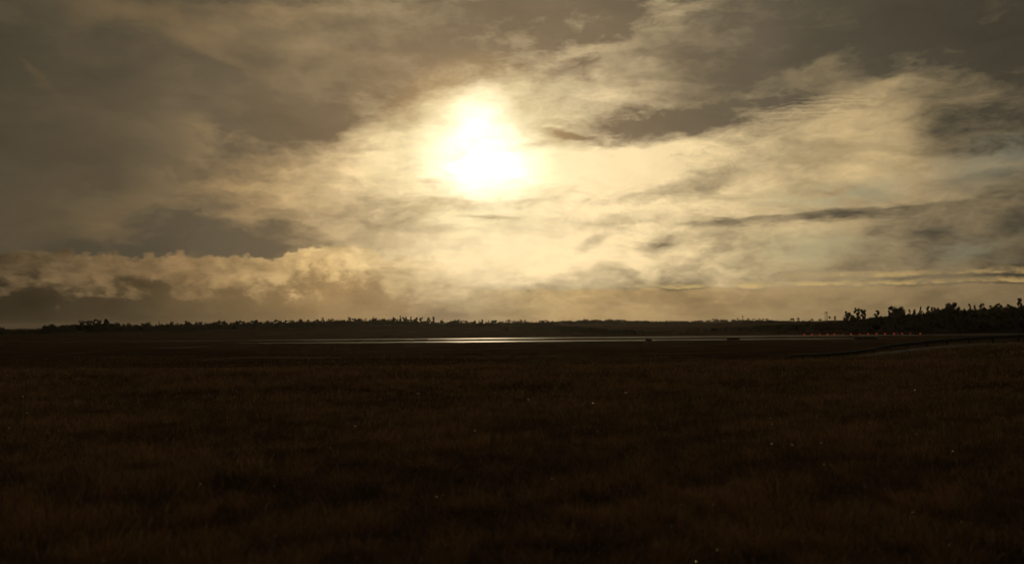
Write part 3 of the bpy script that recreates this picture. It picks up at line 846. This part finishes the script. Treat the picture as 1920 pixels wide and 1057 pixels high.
# ------------------------------------------------------------------ masts
steel = simple('weathered_steel', (0.07, 0.07, 0.065), (0.14, 0.13, 0.12), 4.0, 0.55, 0.6)
def mast(px, top, Y, r, label, group=None, lattice=False, arms=False):
    p = at(px, 620, Y); z0 = float(height(p[0], Y)) - 0.2; H = at(px, top, Y)[2] - z0
    o = empty('mast', (p[0], Y, z0))
    if lattice:
        def legs(bm):
            for a in (0, 1, 2):
                w = math.tau * a / 3
                cyl(bm, (r * math.cos(w), r * math.sin(w), 0), (r * 0.45 * math.cos(w), r * 0.45 * math.sin(w), H), 0.16, 0.12, 5)
        def brace(bm):
            n = int(H / 2)
            for k in range(n):
                t0, t1 = k / n, (k + 1) / n
                for a in (0, 1, 2):
                    w0, w1 = math.tau * a / 3, math.tau * (a + 1) / 3
                    r0, r1 = r * (1 - 0.55 * t0), r * (1 - 0.55 * t1)
                    cyl(bm, (r0 * math.cos(w0), r0 * math.sin(w0), H * t0), (r1 * math.cos(w1), r1 * math.sin(w1), H * t1), 0.07, 0.07, 4)
        link('frame', bm_mesh('frame', legs, steel), o); link('bracing', bm_mesh('bracing', brace, steel), o)
        link('antenna', bm_mesh('antenna', lambda bm: cyl(bm, (0, 0, H - 3), (0, 0, H), r * 0.75, r * 0.75, 8), steel), o)
    else:
        link('pole', bm_mesh('pole', lambda bm: cyl(bm, (0, 0, 0), (0, 0, H), r, r * 0.6, 8), steel), o)
        link('top_fitting', bm_mesh('top_fitting', lambda bm: box(bm, (0, 0, H - 0.6), (r * 2.2, r * 2.2, 0.9), 0, 0.05), steel), o)
    tag(o, label, 'mast', group)
mast(1393.2, 591.0, 1150, 0.8, 'short thick mast rising alone from the far ridge', None, True)
mast(1548, 583.5, 700, 0.22, 'left and thinner one of the twin masts on the ridge', 'twin masts')
mast(1551.3, 584, 700, 0.36, 'right and thicker one of the twin masts on the ridge', 'twin masts')

# ------------------------------------------------------------------ low concrete headwalls by the strips
conc = simple('stained_concrete', (0.07, 0.065, 0.055), (0.15, 0.14, 0.12), 1.2, 0.9, 0.0, 0.02)
def headwall(px0, px1, top, Y, label, post=False, depth=2.0, cap=True):
    a = at(px0, 636, Y); b = at(px1, 636, Y); x = (a[0] + b[0]) / 2; w = b[0] - a[0]
    z0 = float(height(x, Y)) - 0.5; H = max(at((px0 + px1) / 2, top, Y)[2] - z0, 0.8)
    o = empty('headwall', (x, Y, z0))
    def body(bm):
        box(bm, (0, 0, (H - 0.22) / 2), (w * 0.94, depth * 0.8, H - 0.22), 0, 0.05)
        for s in (-1, 1): box(bm, (s * w * 0.44, -depth * 0.62, (H - 0.6) / 2), (w * 0.09, depth * 0.5, H - 0.6), 0, 0.04)
    link('wall', bm_mesh('wall', body, conc), o)
    link('cap', bm_mesh('cap', lambda bm: box(bm, (0, 0, H - 0.107), (w, depth, 0.21), 0, 0.05), conc), o)
    if post:
        link('post', bm_mesh('post', lambda bm: cyl(bm, (-w * 0.46, -depth * 0.9, -0.2), (-w * 0.46, -depth * 0.9, H + 0.7), 0.13, 0.13, 8), steel), o)
    tag(o, label, 'headwall', 'low headwalls beside the water')
headwall(778, 801.5, 635.9, 389, 'long thin dark slab between the two bright strips below the sun')
headwall(1210, 1222, 635.2, 332, 'small dark block with an upright post on the near strip', True)
headwall(1362.5, 1386, 632.2, 326, 'solid dark block interrupting the near strip right of the middle')
headwall(1602.5, 1641, 630.6, 300, 'widest dark block, below the row of red lights', False, 3.0)
headwall(472, 482, 642.5, 336, 'tiny dark block at the left end of the near strip')
headwall(498, 508, 644.0, 322, 'tiny dark block just right of and nearer than the leftmost strip block')
headwall(116, 129, 641.6, 395, 'flat dark block on the thin bright line at far left')
headwall(42, 50, 642.0, 395, 'smallest dark block on the thin bright line at far left')
headwall(94, 104, 648.0, 300, 'dark block lying in the brown field below the thin line at far left')
headwall(-4, 6, 644.3, 340, 'dark block cut by the left edge of the picture')

# a small sign on the far bank
def small_sign(px, top, Y):
    p = at(px, 632, Y); z0 = float(height(p[0], Y)) - 0.1; H = max(at(px, top, Y)[2] - z0, 1.0)
    o = empty('sign', (p[0], Y, z0))
    link('post', bm_mesh('post', lambda bm: cyl(bm, (0, 0, 0), (0, 0, H - 0.7), 0.09, 0.07, 8), steel), o)
    link('board', bm_mesh('board', lambda bm: box(bm, (0, -0.12, H - 0.45), (1.5, 0.06, 0.9), 0, 0.02), simple('pale_board', (0.12, 0.11, 0.09), (0.2, 0.19, 0.16), 2, 0.9)), o)
    tag(o, 'small pale board on a post on the bank behind the far strip', 'sign')
small_sign(734.5, 629.0, 456)

# ------------------------------------------------------------------ row of red lights on the far edge of the far strip
lm = bpy.data.materials.new('red_lens'); lm.use_nodes = True
b = lm.node_tree.nodes['Principled BSDF']
b.inputs['Base Color'].default_value = (0.5, 0.02, 0.01, 1); b.inputs['Roughness'].default_value = 0.3
b.inputs['Emission Color'].default_value = (1.0, 0.07, 0.03, 1); b.inputs['Emission Strength'].default_value = 0.22
lm2 = lm.copy(); lm2.name = 'red_lens_dim'; lm2.node_tree.nodes['Principled BSDF'].inputs['Emission Strength'].default_value = 0.08
housing = bm_mesh('housing', lambda bm: (cyl(bm, (0, 0, -0.2), (0, 0, 0.12), 0.10, 0.10, 8), cyl(bm, (0, 0, 0.12), (0, 0, 0.2), 0.30, 0.36, 12)), steel)
def lens_mesh(mt):
    def f(bm):
        bmesh.ops.create_uvsphere(bm, u_segments=12, v_segments=8, radius=0.45, matrix=Matrix.Translation((0, 0, 0.55)) @ Matrix.Diagonal((1, 1, 0.9, 1)))
    return bm_mesh('lens', f, mt)
lens, lens2 = lens_mesh(lm), lens_mesh(lm2)
ordn = ['leftmost', 'second', 'third', 'fourth', 'fifth', 'sixth', 'seventh', 'eighth', 'ninth', 'tenth', 'eleventh', 'twelfth', 'thirteenth', 'fourteenth', 'rightmost']
for k, px in enumerate([1508.2, 1522.2, 1537.5, 1551.5, 1564.6, 1581, 1595.8, 1611.8, 1627.6, 1643.6, 1659.3, 1676, 1691.6, 1706.8, 1725.8]):
    p = at(px, 628, 440 + random.uniform(-1, 1)); z = max(float(height(p[0], p[1])), 0.0)
    o = empty('marker_light', (p[0], p[1], z)); dim = k in (5, 13)
    link('housing', housing, o); link('lens', lens2 if dim else lens, o)
    lab = ('%s %sred light of the row along the far strip' % (ordn[k], 'dim ' if dim else ''))
    tag(o, lab, 'light', 'red lights along the far strip')

# ------------------------------------------------------------------ guardrail along the road
galv = simple('dull_rail', (0.035, 0.038, 0.042), (0.07, 0.074, 0.08), 1.5, 0.85, 0.1)
ys = [60 + 3.6 * k for k in range(-1, 19)]
gx = lambda y: 46.2 - 0.09 * (y - 78) - 0.0006 * max(y - 78, 0) ** 2
def gz(y): return float(height(gx(y), y))
rail = empty('guardrail', (gx(78), 78, gz(78)))
def loc(x, y, z): return (x - gx(78), y - 78, z - gz(78))
post_me = bm_mesh('post', lambda bm: (box(bm, (0, 0, 0.15), (0.14, 0.18, 1.25), 0, 0.01), box(bm, (-0.14, 0, 0.58), (0.14, 0.14, 0.32), 0, 0.01)), galv)
for y in ys:
    p = link('post', post_me, rail); p.location = loc(gx(y), y, gz(y))
prof = [(-0.04, -0.17), (-0.115, -0.12), (-0.115, -0.065), (-0.04, 0.0), (-0.115, 0.065), (-0.115, 0.12), (-0.04, 0.17)]
for k in range(0, len(ys) - 1):
    y0, y1 = ys[k], ys[k + 1] + 0.3
    V, F = [], []
    for y in (y0, y1):
        for sd_ in (0, 1):
            for dx, dz in prof: V.append(loc(gx(y) - 0.17 + dx + 0.012 * sd_ - (0.014 if y == y1 else 0), y, gz(y) + 0.58 + dz))
    n = len(prof); A = lambda e, s_, i: e * 2 * n + s_ * n + i
    for i in range(n - 1):
        F.append((A(0, 0, i), A(1, 0, i), A(1, 0, i + 1), A(0, 0, i + 1))); F.append((A(0, 1, i + 1), A(1, 1, i + 1), A(1, 1, i), A(0, 1, i)))
    F.append((A(0, 0, 0), A(0, 1, 0), A(1, 1, 0), A(1, 0, 0))); F.append((A(0, 0, n - 1), A(1, 0, n - 1), A(1, 1, n - 1), A(0, 1, n - 1)))
    link('rail', mesh_np('rail', V, np.array(F), [galv]), rail)
tag(rail, 'metal guardrail on posts running down beside the road at right', 'guardrail')

# ------------------------------------------------------------------ meadow grass
grm = bpy.data.materials.new('dry_grass'); grm.use_nodes = True
nt = grm.node_tree
for n in list(nt.nodes): nt.nodes.remove(n)
out = nt.nodes.new('ShaderNodeOutputMaterial'); at_ = nt.nodes.new('ShaderNodeAttribute'); at_.attribute_name = 'blade'
df = nt.nodes.new('ShaderNodeBsdfDiffuse'); tr = nt.nodes.new('ShaderNodeBsdfTranslucent'); mx = nt.nodes.new('ShaderNodeMixShader')
nt.links.new(at_.outputs['Color'], df.inputs[0]); nt.links.new(at_.outputs['Color'], tr.inputs[0])
mx.inputs[0].default_value = 0.35
nt.links.new(df.outputs[0], mx.inputs[1]); nt.links.new(tr.outputs[0], mx.inputs[2]); nt.links.new(mx.outputs[0], out.inputs[0])

def blades(n, y0, y1, half, hr, wr, seed, pw=1.0):
    r = np.random.default_rng(seed)
    u = r.random(n)
    Y = (y0 ** (1 - pw) + u * (y1 ** (1 - pw) - y0 ** (1 - pw))) ** (1 / (1 - pw)) if pw != 1 else y0 * (y1 / y0) ** u
    X = Y * np.tan(r.uniform(-half, half, n))
    keep = (X < road_l(Y) - 0.3) | (X > road_r(Y) + 0.6)
    # tussocks: pull blades together
    ix, iy = np.floor(X / 0.31).astype(np.int64), np.floor(Y / 0.31).astype(np.int64)
    def hsh(q):
        h = (ix * 374761393 + iy * 668265263 + q * 2147483647) & 0xffffffff
        h = ((h ^ (h >> 13)) * 1274126177) & 0xffffffff
        return ((h ^ (h >> 16)) & 0xffff) / 65535.0
    cx = (ix + 0.5 + 1.1 * (hsh(1) - 0.5)) * 0.31; cy = (iy + 0.5 + 1.1 * (hsh(2) - 0.5)) * 0.31
    pull = r.uniform(0, 0.6, n) * (0.3 + 0.7 * hsh(3))
    tus = hsh(4)
    X = X + (cx - X) * pull; Y = Y + (cy - Y) * pull
    X, Y, cx, cy, tus = X[keep], Y[keep], cx[keep], cy[keep], tus[keep]; n = len(X)
    patch = wob(X, Y, 5.0, 21); patch2 = wob(X, Y, 1.3, 22)
    keep = r.random(n) < np.clip(0.85 + 0.45 * patch2 + 0.2 * patch, 0.3, 1)
    X, Y, cx, cy, patch, patch2, tus = (q[keep] for q in (X, Y, cx, cy, patch, patch2, tus)); n = len(X)
    H = r.uniform(*hr, n) * (1 + 0.18 * patch + 0.2 * patch2 + 0.5 * (tus - 0.4)) * np.where(r.random(n) < 0.03, 1.9, 1)
    W = wr * r.uniform(0.6, 1.4, n) * np.clip(Y / 12, 0.8, 3.5)
    a = r.uniform(0, math.tau, n); lean = r.uniform(0.1, 1.3, n) * H
    out_dir = np.arctan2(Y - cy, X - cx) + r.normal(0, 0.8, n)
    lx, ly = np.cos(out_dir) * lean, np.sin(out_dir) * lean
    wx, wy = np.cos(a) * W / 2, np.sin(a) * W / 2
    Z = height(X, Y) - 0.02
    P0 = np.stack([X - wx, Y - wy, Z], -1); P1 = np.stack([X + wx, Y + wy, Z], -1)
    mx_, my_, mz = X + lx * 0.35, Y + ly * 0.35, Z + H * 0.6
    P2 = np.stack([mx_ + wx * 0.8, my_ + wy * 0.8, mz], -1); P3 = np.stack([mx_ - wx * 0.8, my_ - wy * 0.8, mz], -1)
    P4 = np.stack([X + lx, Y + ly, Z + H * 0.95], -1)
    V = np.stack([P0, P1, P2, P3, P4], 1).reshape(-1, 3)
    b = np.arange(n) * 5
    Q = np.stack([b, b + 1, b + 2, b + 3], -1); Tt = np.stack([b + 3, b + 2, b + 4], -1)
    t = np.clip(0.5 + 0.4 * patch + 0.4 * patch2 + (tus - 0.5) * 0.5 + r.normal(0, 0.14, n), 0, 1)[:, None]
    c0 = np.array([0.065, 0.050, 0.031]); c1 = np.array([0.40, 0.235, 0.125]); c2 = np.array([0.45, 0.34, 0.21]); cg = np.array([0.07, 0.08, 0.035])
    col = c0 * (1 - t) + c1 * t
    col = np.where((r.random(n) < 0.08)[:, None], c2, col); col = np.where((r.random(n) < 0.12)[:, None], cg, col)
    return V, Q, Tt, np.repeat(col, 5, 0)
Vs, Fs, Cs = [], [], []; off = 0
for args in [(430000, 3.6, 27, math.radians(38), (0.06, 0.15), 0.0045, 31, 1.1), (250000, 22, 70, math.radians(36), (0.07, 0.19), 0.0055, 32, 1.2),
             (70000, 55, 150, math.radians(34), (0.08, 0.24), 0.0075, 33, 1.6)]:
    V, Q, Tt, c = blades(*args)
    Vs.append(V); Fs += [Q + off, Tt + off]; Cs.append(c); off += len(V)
me = mesh_np('grass', np.concatenate(Vs), Fs, [grm])
attr_col(me, 'blade', np.concatenate(Cs))
tag(link('grass', me), 'dry reddish brown meadow grass filling the foreground', 'grass', kind='stuff')

# dew drops caught on the blades
dm, nt, bs, out, pos = material('dew')
bs.inputs['Base Color'].default_value = (0.8, 0.68, 0.50, 1); bs.inputs['Metallic'].default_value = 1.0
bs.inputs['Roughness'].default_value = 0.22
r = np.random.default_rng(77)
n = 1000
Y = 4.2 * (30 / 4.2) ** r.random(n); X = Y * np.tan(r.uniform(-0.62, 0.62, n)); sel = X < road_l(Y) - 1; X, Y = X[sel], Y[sel]; n = len(X)
S = r.uniform(0.5, 1.0, n) * 0.0086 * np.clip(Y / 8, 0.7, 2.4) * np.where(r.random(n) < 0.08, 1.5, 0.75)
bm = bmesh.new(); bmesh.ops.create_icosphere(bm, subdivisions=2, radius=1.0)
sv = np.array([v.co for v in bm.verts]); sf = np.array([[v.index for v in f.verts] for f in bm.faces]); bm.free()
ctr = np.stack([X, Y, height(X, Y) + r.uniform(0.07, 0.14, n)], -1)
V = (sv[None] * S[:, None, None] + ctr[:, None]).reshape(-1, 3)
F = (sf[None] + (np.arange(n) * len(sv))[:, None, None]).reshape(-1, 3)
tag(link('dew_drops', mesh_np('dew_drops', V, F, [dm], True)), 'tiny bright dew drops sprinkled over the meadow grass', 'dew', kind='stuff')

# ------------------------------------------------------------------ thin air haze
hm = bpy.data.materials.new('haze'); hm.use_nodes = True
nt = hm.node_tree
for n in list(nt.nodes): nt.nodes.remove(n)
out = nt.nodes.new('ShaderNodeOutputMaterial'); pv = nt.nodes.new('ShaderNodeVolumePrincipled')
pv.inputs['Color'].default_value = (0.95, 0.88, 0.78, 1); pv.inputs['Density'].default_value = 0.00007; pv.inputs['Anisotropy'].default_value = 0.75
nt.links.new(pv.outputs[0], out.inputs['Volume'])
hz = bm_mesh('haze', lambda bm: box(bm, (0, 0, 17.0), (12600, 12600, 40.0)), hm)
tag(link('haze', hz), kind='stuff')
